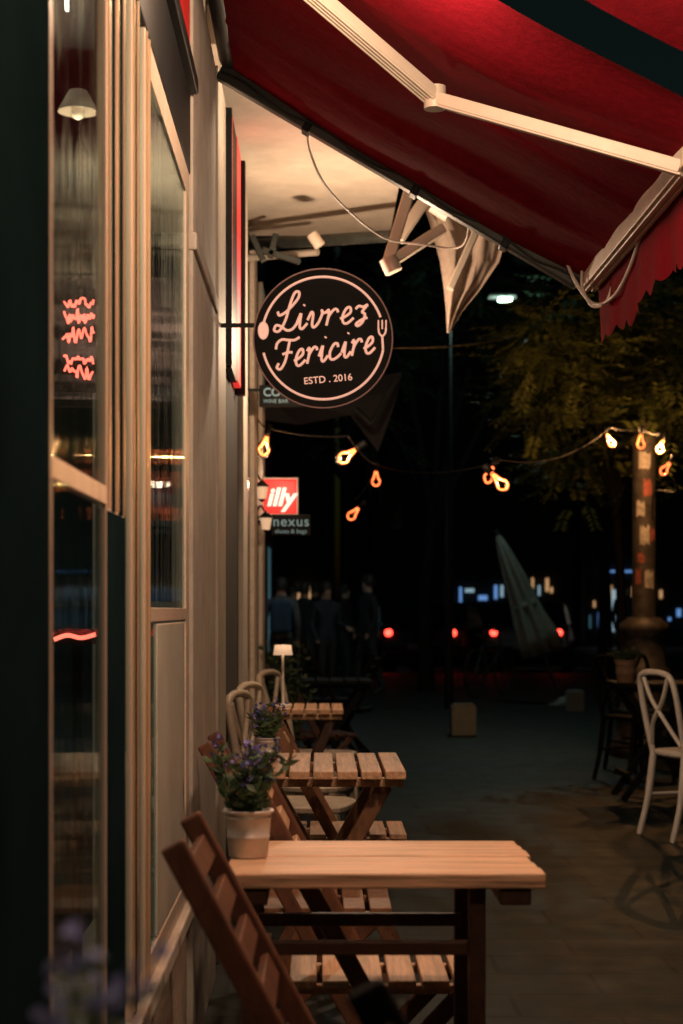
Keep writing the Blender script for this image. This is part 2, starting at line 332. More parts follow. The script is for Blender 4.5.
o=MB().tube(cr([P(560,240,5.75),P(572,275,5.72),P(592,303,5.6),P(612,298,5.4),P(628,272,5.2),P(645,225,4.9),P(662,192,4.6),P(683,178,4.4)],6),.006,6).build('awning_cable',M['wirew'])
tag(o,'loose white cable looped under the red awning front bar','cable')
o=MB().tube(cr([P(583,262,5.7),P(582,285,5.7),P(592,306,5.55),P(606,302,5.5),P(612,286,5.5)],5),.005,6).build('awning_cable',M['wirew'])
tag(o,'short white cable end dangling at the tip of the awning side bar','cable')
o=MB().tube(cr([P(345,128,5.9),P(318,126,6.0),P(308,140,6.1),P(322,180,6.4),P(350,212,6.8),P(385,238,7.2),P(420,244,7.2),P(462,246,7.1),P(470,205,6.3)],7),.0045,6).build('loose_wire',M['wirew'])
tag(o,'thin loose wire curling below the pale soffit','wire')
# beige awning beyond
o=T('beige_awning','beige folded awning with cream arms behind the red awning, above the round sign','awning',tuple(P(400,235,7.6)))
MB().tube([P(246,245,8.6),P(330,240,8.3),P(392,236,8.1)],.03,10).build('roller',M['greym'],o,True)
MB().tube([P(246,258,8.6),P(318,252,8.4)],.018,8).build('support_rod',M['armm'],o,True)
for x0,y0,x1,y1 in ((252,236,264,262),(276,234,270,258),(262,250,300,262)): MB().bar(P(x0,y0,8.4),P(x1,y1,8.4),.035,.03).build('bracket',M['greym'],o,True,.004)
a=MB().bar(P(412,183,7.5),P(388,262,7.5),.075,.05).bar(P(388,264,7.5),P(444,228,7.5),.06,.045).tube([P(388,258,7.46),P(394,272,7.46)],.04,10); a.build('folding_arm',M['armm'],o,True,.006)
a=MB().bar(P(432,190,7.8),P(398,240,7.8),.08,.05).bar(P(398,240,7.8),P(420,205,7.9),.05,.03); a.build('folding_arm',M['armm'],o,True,.006)
MB().bar(P(476,232,7.8),P(450,290,7.8),.05,.035).build('folding_arm',M['armm'],o,True,.006)
MB().tube([P(312,234,8.0),P(320,246,8.0)],.028,10).build('bracket',M['armm'],o,True); MB().tube([P(434,203,7.6),P(450,213,7.6)],.045,12).build('bracket',M['armm'],o,True)
vs=[];fs=[]
rows=[((418,190),(470,205)),((430,225),(506,240)),((440,262),(499,262)),((444,290),(480,290)),((446,312),(462,312)),((447,333),(450,333))]
for r,(l_,r_) in enumerate(rows):
    for k in range(9):
        t=k/8; vs.append(P(l_[0]+(r_[0]-l_[0])*t,l_[1]+(r_[1]-l_[1])*t,8.0+.05*math.sin(k*1.9+r*.3)))
for r in range(5):
    for k in range(8): a=r*9+k; fs.append((a,a+1,a+10,a+9))
MB().add(vs,fs,True).build('fabric',M['beige'],o,True)
# dark awning further
o=T('dark_awning','dark folded awning with pale arm below and behind the round sign','awning',tuple(P(370,400,10.5)))
MB().bar(P(355,408,10.3),P(372,424,10.2),.03,.025).bar(P(372,424,10.2),P(396,378,10.3),.03,.025).build('folding_arm',M['greym'],o,True,.005)
vs=[P(258,392,10.8),P(402,372,10.8),P(398,395,10.7),P(378,452,10.6),P(350,415,10.7),P(300,425,10.9),P(262,420,10.9)]
MB().add(vs,[(0,1,2),(0,2,4),(2,3,4),(0,4,5),(0,5,6)]).build('fabric',M['darkf'],o,True)
# ------------------------------------------------------------------ round sign
D=6.0; S=D/F
o=T('round_sign','round black hanging sign with pink script lettering and ring border','sign',tuple(P(323,339,D)))
def sl(px,py,y=-.02): return Vector(((px-323)*S,y,(339-py)*S))
R=69*S
mb=MB(); n=72
vs=[(R*math.cos(2*PI*k/n),-.015,R*math.sin(2*PI*k/n)) for k in range(n)]+[(R*math.cos(2*PI*k/n),.02,R*math.sin(2*PI*k/n)) for k in range(n)]
mb.add(vs,[tuple(range(n)),tuple(reversed(range(n,2*n)))]+[(k,k+n,(k+1)%n+n,(k+1)%n) for k in range(n)]).build('board',M['board'],o)
MB().tube([((R+.001)*math.cos(2*PI*k/n),-.014,(R+.001)*math.sin(2*PI*k/n)) for k in range(n)],.003,6,True).build('rim',M['rimink'],o)
def arc(a0,a1,r=61,k=48): return [sl(323+r*math.cos(math.radians(a0+(a1-a0)*i/k)),339-r*math.sin(math.radians(a0+(a1-a0)*i/k))) for i in range(k+1)]
MB().tube(arc(20,165),.0042,8).build('upper_ring',M['ink'],o)
MB().tube(arc(194,349),.0042,8).build('lower_ring',M['ink'],o)
sp=MB(); m_=28
sp.tube([sl(263.5,331.5)+Vector((math.cos(2*PI*k/m_)*4.4*S,0,math.sin(2*PI*k/m_)*8*S)) for k in range(m_)],.0036,8,True)
c=sl(263.5,331.5,-.019)
sp.add([c]+[c+Vector((math.cos(2*PI*k/m_)*4.4*S,0,math.sin(2*PI*k/m_)*8*S)) for k in range(m_)],[(0,1+k,1+(k+1)%m_) for k in range(m_)])
sp.build('spoon_emblem',M['ink'],o)
fk=MB()
for dx in (-3.8,0,3.8): fk.tube([sl(382+dx,321),sl(382+dx,330)],.0026,6)
fk.tube(cr([sl(378.2,329),sl(379,334),sl(382,337),sl(385,334),sl(385.8,329)],6),.0034,6).tube([sl(382,336),sl(382.8,350)],.0040,8)
fk.build('fork_emblem',M['ink'],o)
LET={
'L':([[(-.05,1.25),(.1,1.0),(.5,1.25),(.95,1.9),(.95,2.3),(.72,2.3),(.58,1.7),(.48,.7),(.25,.05),(-.05,.1),(.0,.4),(.3,.3),(.65,.02),(.95,.05),(1.15,.35)]],1.14),
'i':([[(0,.35),(.14,.95),(.17,.5),(.22,.1),(.38,.0),(.6,.3)],[(.22,1.42),(.26,1.48)]],.58),
'v':([[(0,.5),(.14,.95),(.26,.8),(.3,.2),(.42,.0),(.62,.2),(.76,.75),(.70,1.0),(.84,.82),(1.0,.88)]],.98),
'r':([[(0,.80),(.10,.97),(.16,.7),(.14,.02),(.18,.55),(.40,.95),(.58,.92),(.66,.75)]],.84),
'e':([[(0,.34),(.25,.42),(.52,.65),(.46,.95),(.26,.93),(.12,.5),(.22,.08),(.46,.0),(.76,.28)]],.78),
'c':([[(.60,.72),(.52,.93),(.30,.93),(.12,.52),(.20,.10),(.42,.0),(.66,.10),(.88,.30)]],.90),
'z':([[(0,.82),(.15,.98),(.4,.9),(.62,.98),(.4,.6),(.58,.42),(.52,-.05),(.3,-.25),(.18,-.12),(.4,.08),(.75,.2)]],.80),
'F':([[(-.35,1.25),(-.32,1.6),(-.05,1.78),(.4,1.68),(.8,1.62),(1.1,1.74)],[(.48,1.66),(.46,1.1),(.40,.4),(.18,-.02),(-.08,.10),(.0,.35)],[(.14,.86),(.48,.92),(.80,.88)]],.98)}
lt=MB()
def word(w,px,py,xs,xh,ang,sl_=.24):
    ca,sa=math.cos(math.radians(ang)),math.sin(math.radians(ang)); u0=0
    for ch in w:
        st,wd=LET[ch]
        for s_ in st:
            pts=[]
            for (u,v) in s_:
                X=(u0+u)*xs+v*xh*sl_; Y=v*xh; pts.append(sl(px+X*ca-Y*sa*.4,py-(X*sa+Y*ca)))
            lt.tube(cr(pts,10),.0046,8)
        u0+=wd
word('Livrez',275,333,18.2,16.0,7); word('Fericire',278,370,15.6,16.2,10)
lt.build('lettering',M['ink'],o)
text('ESTD . 2016',9.6*S,M['ink'],o,sl(328,380,-.018),off=.0002,roll=math.radians(-5),name='small_lettering')
wx=-.36-o.location.x
MB().bar((wx,.012,.05),(-R*.95,.012,.05),.014,.014).box((wx-.005,-.01,0),(wx+.008,.03,.1)).build('bracket',M['blackm'],o)
# ------------------------------------------------------------------ smaller signs
o=T('shop_sign','small dark hanging sign with white capitals, half hidden under the round sign','sign',tuple(P(280,396,8.6)))
MB().box((-.105,-.01,-.055),(.12,.02,.055)).build('board',M['board'],o,bevel=.004)
text('COU',.058,M['greytxt'],o,(-.085,-.012,.016),off=.001,align='LEFT'); text('WINE BAR',.027,M['greytxt'],o,(-.085,-.012,-.028),align='LEFT')
MB().bar((-.105,0,.03),(-.17,0,.03),.015,.015).build('bracket',M['blackm'],o)
o=T('lit_sign','red square lit sign with white lower case lettering on the facade','sign',tuple(P(279.5,496.5,10.2)))
MB().box((-.103,-.02,-.103),(.103,.03,.103)).build('light_box',M['redsign'],o,bevel=.006)
MB().box((-.112,-.012,-.112),(.112,.022,-.1035)).box((-.112,-.012,.1035),(.112,.022,.112)).box((-.112,-.012,-.1035),(-.1035,.022,.1035)).box((.1035,-.012,-.1035),(.112,.022,.1035)).build('frame',M['white'],o)
text('illy',.15,M['whitesign'],o,(.005,-.023,-.01),off=.0045,shear=.25)
MB().bar((-.112,0,.05),(-.19,0,.05),.02,.02).build('bracket',M['blackm'],o)
o=T('shop_sign','dark hanging sign with grey lettering below the red lit sign','sign',tuple(P(291,525,10.0)))
MB().box((-.115,-.01,-.062),(.115,.02,.062)).build('board',M['board'],o,bevel=.004)
text('nexus',.083,M['greytxt'],o,(0,-.013,.018),off=.0004,space=1.12); text('shoes & bags',.036,M['greytxt'],o,(0,-.013,-.038))
MB().bar((-.12,0,.02),(-.20,0,.02),.015,.015).build('bracket',M['blackm'],o)
for px,py,d,lb in ((262,492,9.6,'black wall lantern left of the red lit sign'),(266,523,9.8,'lit wall lantern left of the dark grey-lettered sign')):
    o=T('wall_lantern',lb,'lantern',tuple(P(px,py,d)),group='wall lanterns on the far facade')
    MB().lathe([(.022,-.04),(.034,.03)],6).build('lantern_glass',M['shade'],o)
    MB().lathe([(.001,.075),(.015,.06),(.045,.03),(.03,.029)],6).build('cap',M['blackm'],o); MB().lathe([(.001,-.06),(.012,-.05),(.026,-.04),(.001,-.04)],6).build('base',M['blackm'],o)
    MB().tube(cr([(-.01,0,.07),(-.03,0,.1),(-.05,0,.06),(-.045,0,.0)],5),.006,6).build('bracket',M['blackm'],o)
# ------------------------------------------------------------------ furniture
def folding_chair(label,loc,rz,frame,slat,group,hw=.19,name='folding_chair'):
    o=T(name,label,'chair',loc,rz,group)
    for s in (-1,1):
        MB().bar((-.245,s*hw,.88),(.23,s*hw,.0),.022,.038,up=(0,0,1)).build('back_post',frame,o,bevel=.005)
        MB().bar((.20,s*(hw-.03),.44),(-.22,s*(hw-.03),.0),.022,.036).build('leg',frame,o,bevel=.005)
    b=MB(); dx=.475/.88
    for z in (.83,.765,.70,.635):
        x=-.245+(.88-z)*dx; b.bar((x,-hw+.011,z),(x,hw-.011,z),.016,.042,up=(-.475,0,.88))
    b.build('backrest',slat,o,bevel=.003)
    s_=MB()
    for k in range(6): x=-.135+k*.068; s_.box((x-.028,-hw+.005,.445),(x+.028,hw-.005,.463))
    s_.box((-.16,-hw+.05,.425),(.235,-hw+.075,.444)).box((-.16,hw-.075,.425),(.235,hw-.05,.444))
    s_.build('seat',slat,o,bevel=.003)
    MB().tube([(.1,-hw,.235),(.1,hw,.235)],.011,8).build('stretcher',frame,o); MB().tube([(-.1,-hw+.03,.126),(-.1,hw-.03,.126)],.011,8).build('stretcher',frame,o)
    return o
CG='folding chairs along the cafe wall'
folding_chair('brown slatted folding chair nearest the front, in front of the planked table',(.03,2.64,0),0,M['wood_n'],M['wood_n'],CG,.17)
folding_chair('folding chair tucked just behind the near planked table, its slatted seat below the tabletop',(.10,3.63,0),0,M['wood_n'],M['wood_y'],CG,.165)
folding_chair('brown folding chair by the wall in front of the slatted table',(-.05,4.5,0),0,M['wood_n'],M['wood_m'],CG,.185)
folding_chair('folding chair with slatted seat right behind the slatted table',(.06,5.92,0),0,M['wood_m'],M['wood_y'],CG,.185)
folding_chair('blurred black chair top at the bottom edge, closest to the viewer',(.285,1.345,0),0,M['black_w'],M['black_w'],CG)
# table 1
o=T('cafe_table','near planked wooden table with straight dark legs and white flower pot on it','table',(.115,3.2,0))
t=MB(); ys=[2.985+i*.0735 for i in range(7)]
for i in range(6): t.box((-.168+.002*(i%2),ys[i]+.0014,.730+.0006*(i%2)),(.397-.003*(i%3),ys[i+1]-.0014,.757-.0008*(i%3)))
t.build('tabletop',M['wood_x'],o,True,.003)
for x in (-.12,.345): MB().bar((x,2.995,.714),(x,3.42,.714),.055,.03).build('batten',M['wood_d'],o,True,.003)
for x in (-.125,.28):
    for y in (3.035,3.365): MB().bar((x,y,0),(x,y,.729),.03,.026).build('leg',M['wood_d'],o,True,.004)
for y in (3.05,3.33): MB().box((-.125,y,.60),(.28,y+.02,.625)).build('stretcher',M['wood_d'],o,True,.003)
def slat_table(label,x0,x1,y0,y1,top,leg,n=7,name='folding_table'):
    o=T(name,label,'table',((x0+x1)/2,(y0+y1)/2,0)); t=MB(); w=(x1-x0)/n
    for k in range(n): t.box((x0+k*w+.005,y0+random.uniform(-.003,.003),.728),(x0+(k+1)*w-.005,y1,.752+random.uniform(-.0008,.0008)))
    t.box((x0+.01,y0+.06,.70),(x1-.01,y0+.09,.727)).box((x0+.01,y1-.09,.70),(x1-.01,y1-.06,.727)); t.build('tabletop',top,o,True,.003)
    for y in (y0+.10,y1-.13):
        MB().bar((x0+.06,y,.70),(x1-.04,y,0),.024,.045).build('leg',leg,o,True,.004); MB().bar((x1-.06,y+.03,.70),(x0+.04,y+.03,0),.024,.045).build('leg',leg,o,True,.004)
    MB().box((x0+.05,y0+.1,.15),(x0+.08,y1-.1,.18)).build('stretcher',leg,o,True); return o
slat_table('brown slatted folding table with crossed legs, second from the front',-.235,.255,4.93,5.58,M['wood_y'],M['wood_m'])
slat_table('brown slatted table with a lit table lamp standing on it',-.26,.115,8.0,8.55,M['wood_y'],M['wood_d'],6)
slat_table('foreground table below the frame carrying the blurred blue flowers',-.24,.02,.72,1.12,M['wood_y'],M['wood_d'],4)
def rnd(a,b): return random.uniform(a,b)
def leafquad(mb,p,d,L,W):
    d=d.normalized(); s=d.cross(Vector((rnd(-1,1),rnd(-1,1),rnd(-1,1)))); s=s.normalized() if s.length>1e-4 else d.orthogonal().normalized(); n_=s.cross(d)
    mb.add([p,p+d*L*.5+s*W*.5,p+d*L+n_*L*.08,p+d*L*.5-s*W*.5],[(0,1,2,3)])
def pot_plant(label,loc,r,h,ph,leafm,flm,pm,nst=34,group=None,fl=.5,spread=1,lw=1):
    o=T('potted_plant',label,'plant',loc,0,group)
    MB().lathe([(0.001,0),(r*.80,0),(r*.83,h*.02),(r*.90,h*.40),(r*.925,h*.41),(r*.93,h*.45),(r*.91,h*.46),(r*.97,h*.80),(r*1.0,h*.81),(r*1.0,h*.86),(r*.97,h*.87),(r*1.0,h*.93),(r*1.10,h*.94),(r*1.12,h*.98),(r*1.07,h),(r*.96,h),(r*.9,h*.88),(.001,h*.88)],32).build('pot',pm,o)
    MB().lathe([(.001,h*.9),(r*.9,h*.9)],16).build('soil',M['soil'],o)
    lf=MB(); stem=MB()
    for k in range(nst):
        a=rnd(0,2*PI); q=rnd(0,.6)*r; b=Vector((q*math.cos(a),q*math.sin(a),h*.88)); out=rnd(.1,1.15)*r*1.25*spread; L=ph*rnd(.3,1)
        tip=b+Vector((out*math.cos(a),out*math.sin(a),L)); mid=b.lerp(tip,.5)+Vector((0,0,L*.12))
        path=cr([b,mid,tip],4); stem.tube(path,.0012,4)
        for i in range(1,len(path)-(1 if L>ph*.6 else 0)):
            for _ in range(2 if i>4 else 3):
                dd=Vector((rnd(-1,1),rnd(-1,1),rnd(.0,.9))); leafquad(lf,path[i],dd,rnd(.020,.038)*lw,rnd(.008,.015)*lw)
        if rnd(0,1)<fl and (L>ph*.5):
            fw=MB()
            for _ in range(13):
                pp=tip+Vector((rnd(-.008,.008),rnd(-.008,.008),rnd(-.025,.02))); leafquad(fw,pp,Vector((rnd(-1,1),rnd(-1,1),rnd(-.2,1))),rnd(.009,.016),rnd(.007,.012))
            fw.build('flower',flm,o)
    lf.build('foliage',leafm,o); stem.build('stem',leafm,o)
    return o
pot_plant('white pot of purple flowering herb on the near planked table',(-.135,3.2,.757),.044,.088,.125,M['leafs'],M['purple'],M['potw'],22,fl=.5,spread=1.0)
pot_plant('small white pot of purple flowers on the slatted folding table',(-.16,5.25,.752),.034,.075,.13,M['leafs'],M['purple'],M['potw'],15,fl=.6)
pot_plant('blurred pale blue flowers in a pot at the lower left corner, closest to the viewer',(-.125,.98,.752),.03,.08,.20,M['leafs'],M['blueflower'],M['potw'],15,fl=.95,spread=.6,lw=.7)
pot_plant('terracotta planter with low greenery on the dark terrace table at right',tuple(P(626,683,11.0)),.07,.15,.10,M['leaf'],M['purple'],M['pott'],24,None,0)
pot_plant('dark leafy pot plant by the wall behind the pale chairs',(-.2,9.75,0),.12,.35,.75,M['leaf'],M['purple'],M['pott'],60,None,0,lw=1.8)
o=T('table_lamp','slim cream table lamp with small round shade, lit, on the far slatted table','lamp',(-.18,8.25,.752))
MB().lathe([(.001,0),(.045,0),(.045,.008),(.008,.014)],20).build('base',M['white'],o); MB().tube([(0,0,.01),(0,0,.26)],.006,8).build('stem',M['white'],o)
MB().lathe([(.001,.30),(.04,.298),(.047,.25),(.044,.25),(.001,.285)],20).build('lamp_shade',M['shade'],o)
def cross_chair(label,loc,rz,m,group):
    o=T('cross_back_chair',label,'chair',loc,rz,group)
    s=MB(); n=28; vs=[]
    def ro(a,r): c,s2=math.cos(a),math.sin(a); k=(abs(c)**4+abs(s2)**4)**(-.25); return (r*c*k*1.0,r*s2*k)
    for z,r in ((.435,.19),(.445,.205),(.462,.205),(.468,.19)):
        for k in range(n): x,y=ro(2*PI*k/n,r); vs.append((x,y*(1+.08*x/.2),z))
    fs=[(i*n+k,i*n+(k+1)%n,(i+1)*n+(k+1)%n,(i+1)*n+k) for i in range(3) for k in range(n)]+[tuple(reversed(range(n))),tuple(range(3*n,4*n))]
    s.add(vs,fs,False).build('seat',m,o,bevel=.003)
    MB().tube(cr([(-.17,-.175,.44),(-.205,-.19,.62),(-.235,-.19,.78),(-.252,-.165,.86),(-.258,-.09,.884),(-.26,0,.888),(-.258,.09,.884),(-.252,.165,.86),(-.235,.19,.78),(-.205,.19,.62),(-.17,.175,.44)],6),.0165,8).build('back_hoop',m,o)
    for q in (-1,1):
        MB().tube(cr([(-.185,-.16*q,.50),(-.225,-.07*q,.62),(-.24,.06*q,.74),(-.25,.13*q,.855)],6),.012,6).build('back_cross',m,o)
        MB().tube(cr([(.16,.165*q,.44),(.175,.175*q,.2),(.185,.18*q,0)],4),[.02]*4+[.017]*4+[.014],8).build('leg',m,o)
        MB().tube(cr([(-.17,.17*q,.45),(-.20,.18*q,.2),(-.25,.185*q,0)],4),[.02]*4+[.017]*4+[.014],8).build('leg',m,o)
    for pa,pb in (((.178,-.17,.22),(-.198,-.178,.22)),((.178,.17,.22),(-.198,.178,.22)),((0,-.176,.25),(0,.176,.25))): MB().tube([pa,pb],.009,6).build('stretcher',m,o)
    return o
XG='cross back chairs on the right terrace'; PG='pale cross back chairs along the cafe wall'
cross_chair('pale wooden cross back chair by the wall, first behind the slatted table',(-.075,6.7,0),-.2,M['wood_l'],PG)
cross_chair('pale wooden cross back chair by the wall just in front of the lamp table',(-.065,7.45,0),-.26,M['wood_l'],PG)
cross_chair('pale wooden cross back chair by the wall behind the lamp table',(-.03,9.0,0),-.3,M['wood_l'],PG)
cross_chair('white cross back chair standing at the right edge of the terrace',(2.03,9.15,0),math.radians(17),M['white'],XG)
cross_chair('second white cross back chair cut off by the right edge of frame',(2.47,10.2,0),math.radians(200),M['white'],XG)
for i,(x,y,rz,lb) in enumerate(((2.28,12.2,.5,'black cross back chair left of the terracotta planter table'),(2.45,12.9,-1.2,'black cross back chair behind the terracotta planter table'),(2.85,11.8,2.6,'black cross back chair right of the terracotta planter table'))):
    cross_chair(lb,(x,y,0),rz,M['black_w'],XG)
slat_table('dark square terrace table carrying a terracotta planter at right',1.9,2.5,10.75,11.35,M['black_w'],M['black_w'],6)
for x,y,rz,lb in ((.22,13.2,2.9,'dark chair silhouette in the middle distance beside the wall terrace'),(.10,14.6,.2,'farther dark chair silhouette in the middle distance near the people')):
    folding_chair(lb,(x,y,0),rz,M['black_w'],M['black_w'],CG)
slat_table('dark table in the middle distance beyond the lamp table',-.22,.35,11.2,11.8,M['black_w'],M['black_w'],6)
folding_chair('dark chair right behind the lamp table near the wall lanterns',(-.05,10.5,0),.3,M['wood_d'],M['wood_d'],CG)
# ------------------------------------------------------------------ string lights
def bulb(px,py,d,tilt,label,w=2.0,sc=1.0):
    o=T('light_bulb',label,'light bulb',tuple(P(px,py,d)),0,'bulbs on the outdoor string lights'); o.rotation_euler=(tilt*.4,tilt,rnd(0,.6)); o.scale=(sc,)*3
    MB().lathe([(.012,.05),(.017,.03),(.030,.005),(.037,-.02),(.030,-.045),(.014,-.058),(.001,-.06)],16).build('bulb_glass',M['bulbg'],o)
    MB().tube(cr([(-.004,0,.04),(-.014,.004,.0),(-.026,0,-.026),(0,-.005,-.05),(.026,0,-.026),(.014,.004,.0),(.004,0,.04)],5),.005,6).build('filament',M['fil'],o)
    MB().lathe([(.001,.10),(.012,.098),(.017,.09),(.017,.052),(.001,.05)],12).build('socket',M['wire'],o)
    if w: point(P(px,py,d)+Vector((0,0,-.01)),w,(1,.5,.2),.005,'bulb_glow')
    return o
bl=[(265,445,9.4,.2,'leftmost glowing bulb, close to the facade below the round sign'),(348,455,9.0,.9,'glowing tilted bulb hanging right under the round sign'),(376,478,12.5,0,'small glowing bulb lowest beneath the round sign'),
    (354,513,12.5,.7,'dim tilted bulb hanging below the round sign, lower than the rest'),(499,481,9.0,-.7,'larger glowing bulb at the middle of the string'),(490,474,10.5,.4,'glowing bulb just left of the middle bulb'),
    (610,440,13.2,-.5,'glowing bulb left of the stickered lamp post'),(641,441,13.2,0,'glowing bulb in front of the stickered lamp post'),(661,446,13.4,.3,'glowing bulb right of the stickered lamp post'),(666,468,13.0,.6,'lowest glowing bulb right of the stickered lamp post')]
for i,(px,py,d,t,lb) in enumerate(bl): bulb(px,py,d,t,lb,[1,1.5,0,0,1.5,0,26,0,34,0][i],1.2)
def up(px,py,d): return P(px,py,d)+Vector((0,0,.1))
c=MB()
for a,b,s in ((Vector((-.35,9.3,2.28)),up(265,445,9.4),.01),(up(265,445,9.4),up(348,455,9.0),.02),(up(348,455,9.0),up(376,478,12.5),.03),(up(376,478,12.5),up(499,481,9.0),.06),(up(499,481,9.0),up(490,474,10.5),.02),(up(490,474,10.5),up(610,440,13.2),.12),(up(610,440,13.2),up(641,441,13.2),.02),(up(641,441,13.2),up(661,446,13.4),.02),(up(661,446,13.4),up(666,468,13.0),.02),(up(354,513,12.5),up(376,478,12.5),.05)):
    c.tube(sag(a,b,s),.005,5)
c.tube(cr([P(672,475,13.0),P(676,492,13),P(655,492,13.2),P(652,520,13.6)],5),.006,5)
tag(c.build('string_light_cord',M['wire']),'black cord of the string lights crossing from facade to lamp post','cord')
o=MB().tube(sag(P(300,340,10),P(562,322,15),.12),.008,5).build('overhead_wire',M['greym']); tag(o,'thin overhead wire crossing the dark street behind the round sign','wire')
# ------------------------------------------------------------------ lamp post with stickers
lp=P(644,610,14.2); o=T('lamp_post','old lamp post with torn stickers and a ribbed base on the right','lamp post',(lp.x,lp.y,0))
MB().lathe([(.001,0),(.28,0),(.28,.1),(.24,.14),(.22,.3),(.24,.34),(.19,.42),(.17,.62),(.21,.66),(.21,.72),(.17,.76),(.16,1.0),(.20,1.05),(.20,1.1),(.13,1.16)],24,star=lambda k,z:1+.03*(k%2)).build('base',M['iron'],o)
MB().lathe([(.10,1.15),(.095,2.58),(.11,2.6),(.11,2.66),(.05,2.7),(.03,2.78),(.001,2.8)],20).build('shaft',M['iron'],o)
for z0,z1,a0,a1,mm,r in ((2.38,2.53,-2.2,-1.2,'paperw',.099),(2.15,2.3,-1.8,-1.1,'paperr',.1),(1.98,2.12,-2.4,-1.7,'paperw',.1),(1.75,1.92,-2.1,-1.3,'paperw',.1005),(1.78,1.9,-1.2,-.7,'paperr',.1005),(1.6,1.7,-2.3,-1.7,'paperr',.1005),(1.38,1.55,-1.7,-.9,'paperw',.102),(1.42,1.56,-2.5,-2.0,'paperr',.102)):
    k=6; vs=[];
    for i in range(k+1):
        a=a0+(a1-a0)*i/k; vs+= [(r*math.cos(a),r*math.sin(a),z0+rnd(0,.03)),(r*math.cos(a),r*math.sin(a),z1+rnd(-.03,.02))]
    MB().add(vs,[(2*i,2*i+2,2*i+3,2*i+1) for i in range(k)]).build('sticker',M[mm],o)
d=21; a=P(449,610,d); o=T('street_lamp','tall street lamp lit greenish white high above the dark trees','street lamp',(a.x,d,0))
b=P(505,300,d)-Vector((a.x,d,0)); zt=b.z+.15
MB().tube([(0,0,0),(0,0,3),(0,0,zt)],[.06,.045,.03],10).build('pole',M['blackm'],o)
MB().tube(cr([(0,0,zt-.05),(.3,0,zt),(b.x-.2,0,b.z+.08)],5),.02,8).build('arm',M['blackm'],o)
MB().box((b.x-.22,-.09,b.z+.02),(b.x+.14,.09,b.z+.08)).build('lamp_head',M['greym'],o,bevel=.02); MB().box((b.x-.08,-.06,b.z-.012),(b.x+.08,.06,b.z+.018)).build('lamp_lens',M['street'],o)
point((a.x+b.x,d-.1,b.z-.15),55,(.7,1,.85),.02,'street_glow')
# ------------------------------------------------------------------ trees
def tree(label,loc,th,cr_,cz,n,leafm,tr=.13,ls=1.0):
    o=T('street_tree',label,'tree',loc,0,'street trees along the pavement')
    tk=MB(); top=Vector((rnd(-.2,.2),rnd(-.2,.2),th)); tk.tube(cr([(0,0,0),(rnd(-.05,.05),0,th*.5),top],5),[tr*(1-.045*i) for i in range(11)],10)
    clumps=[]
    for k in range(9):
        a=2*PI*k/9+rnd(-.3,.3); q=rnd(.35,.9); e=Vector((cr_*q*math.cos(a),cr_*q*math.sin(a),cz+rnd(-.35,.5)*cr_)); m=top.lerp(e,.5)+Vector((0,0,.15*cr_))
        tk.tube(cr([top-Vector((0,0,.15*th*rnd(0,1))),m,e],5),[tr*.5*(1-.07*i) for i in range(11)],6); clumps.append((e,rnd(.3,.55)*cr_))
    for k in range(5): clumps.append((Vector((rnd(-.4,.4)*cr_,rnd(-.4,.4)*cr_,cz+rnd(.1,.6)*cr_)),rnd(.35,.5)*cr_))
    tk.build('trunk',M['bark'],o)
    lf=MB()
    for k in range(n):
        c_,r=random.choice(clumps); v=Vector((random.gauss(0,1),random.gauss(0,1),random.gauss(0,.7))); v=v.normalized()*r*rnd(.3,1.05)
        p=c_+v; ax=Vector((v.x+rnd(-.3,.3)*r,v.y+rnd(-.3,.3)*r,rnd(-.6,.2)*r)).normalized(); L=rnd(.22,.42)*ls; sd=ax.cross(Vector((0,0,1))); sd=sd.normalized() if sd.length>.01 else Vector((1,0,0))
        for i in range(6):
            q=p+ax*L*i/6
            for s in (-1,1):
                dd=(sd*s+ax*.5+Vector((0,0,rnd(-.35,.1)))).normalized(); l_=.10*ls*rnd(.8,1.2); w=ax*.018*ls*1.3
                lf.add([q-w*.3,q+dd*l_*.5-w,q+dd*l_,q+dd*l_*.5+w],[(0,1,2,3)])
    lf.build('crown',leafm,o); return o
tree('tree with warm lit leaves reaching over the stickered lamp post',(2.7,15.2,0),2.4,1.45,3.1,1650,M['leaf_lit'],.06,.85)
tree('dark tree behind the round sign in the centre of the street',(1.6,25.5,0),2.8,2.6,5.0,700,M['leaf_unlit'],.13,1.4)
tree('dark tree at the right edge beyond the lamp post',(5.0,20,0),2.6,2.3,4.6,600,M['leaf_unlit'],.12,1.3)
tree('far dark tree standing left of the street lamp',(.9,31,0),3.0,3.0,6.3,420,M['leaf_unlit'],.15,1.8)
tree('far dark tree standing right of the street lamp near the far shops',(5.2,31,0),3.0,3.0,6.0,420,M['leaf_unlit'],.15,1.8)
tree('far dark tree at the kerb in the right background',(9.0,30,0),3.0,3.0,6.0,380,M['leaf_unlit'],.15,1.8)
# ------------------------------------------------------------------ parasol, bollards, bicycle
a=P(546,640,22); o=T('closed_parasol','folded grey green parasol leaning on its pole in the background','parasol',(a.x+.22,22,0)); o.rotation_euler=(0,math.radians(-21),0)
MB().lathe([(.012,2.36),(.045,2.30),(.085,2.1),(.12,1.8),(.155,1.5),(.19,1.2),(.225,.95),(.25,.72),(.2,.74),(.02,1.0)],64,star=lambda k,z:1+.24*math.sin(k*2*PI*8/64+.8*math.sin(z*3))*min(1,(2.45-z)*1.5)+.05*math.sin(k*.9+z*7)).build('canopy',M['cloth'],o)
MB().tube([(0,0,.02),(0,0,2.42)],.024,8).build('pole',M['greym'],o); MB().lathe([(.14,1.32),(.178,1.34),(.178,1.40),(.14,1.42)],32).build('tie_strap',M['cloth'],o); MB().lathe([(.001,0),(.27,0),(.27,.06),(.05,.1)],20).build('base',M['stone'],o)
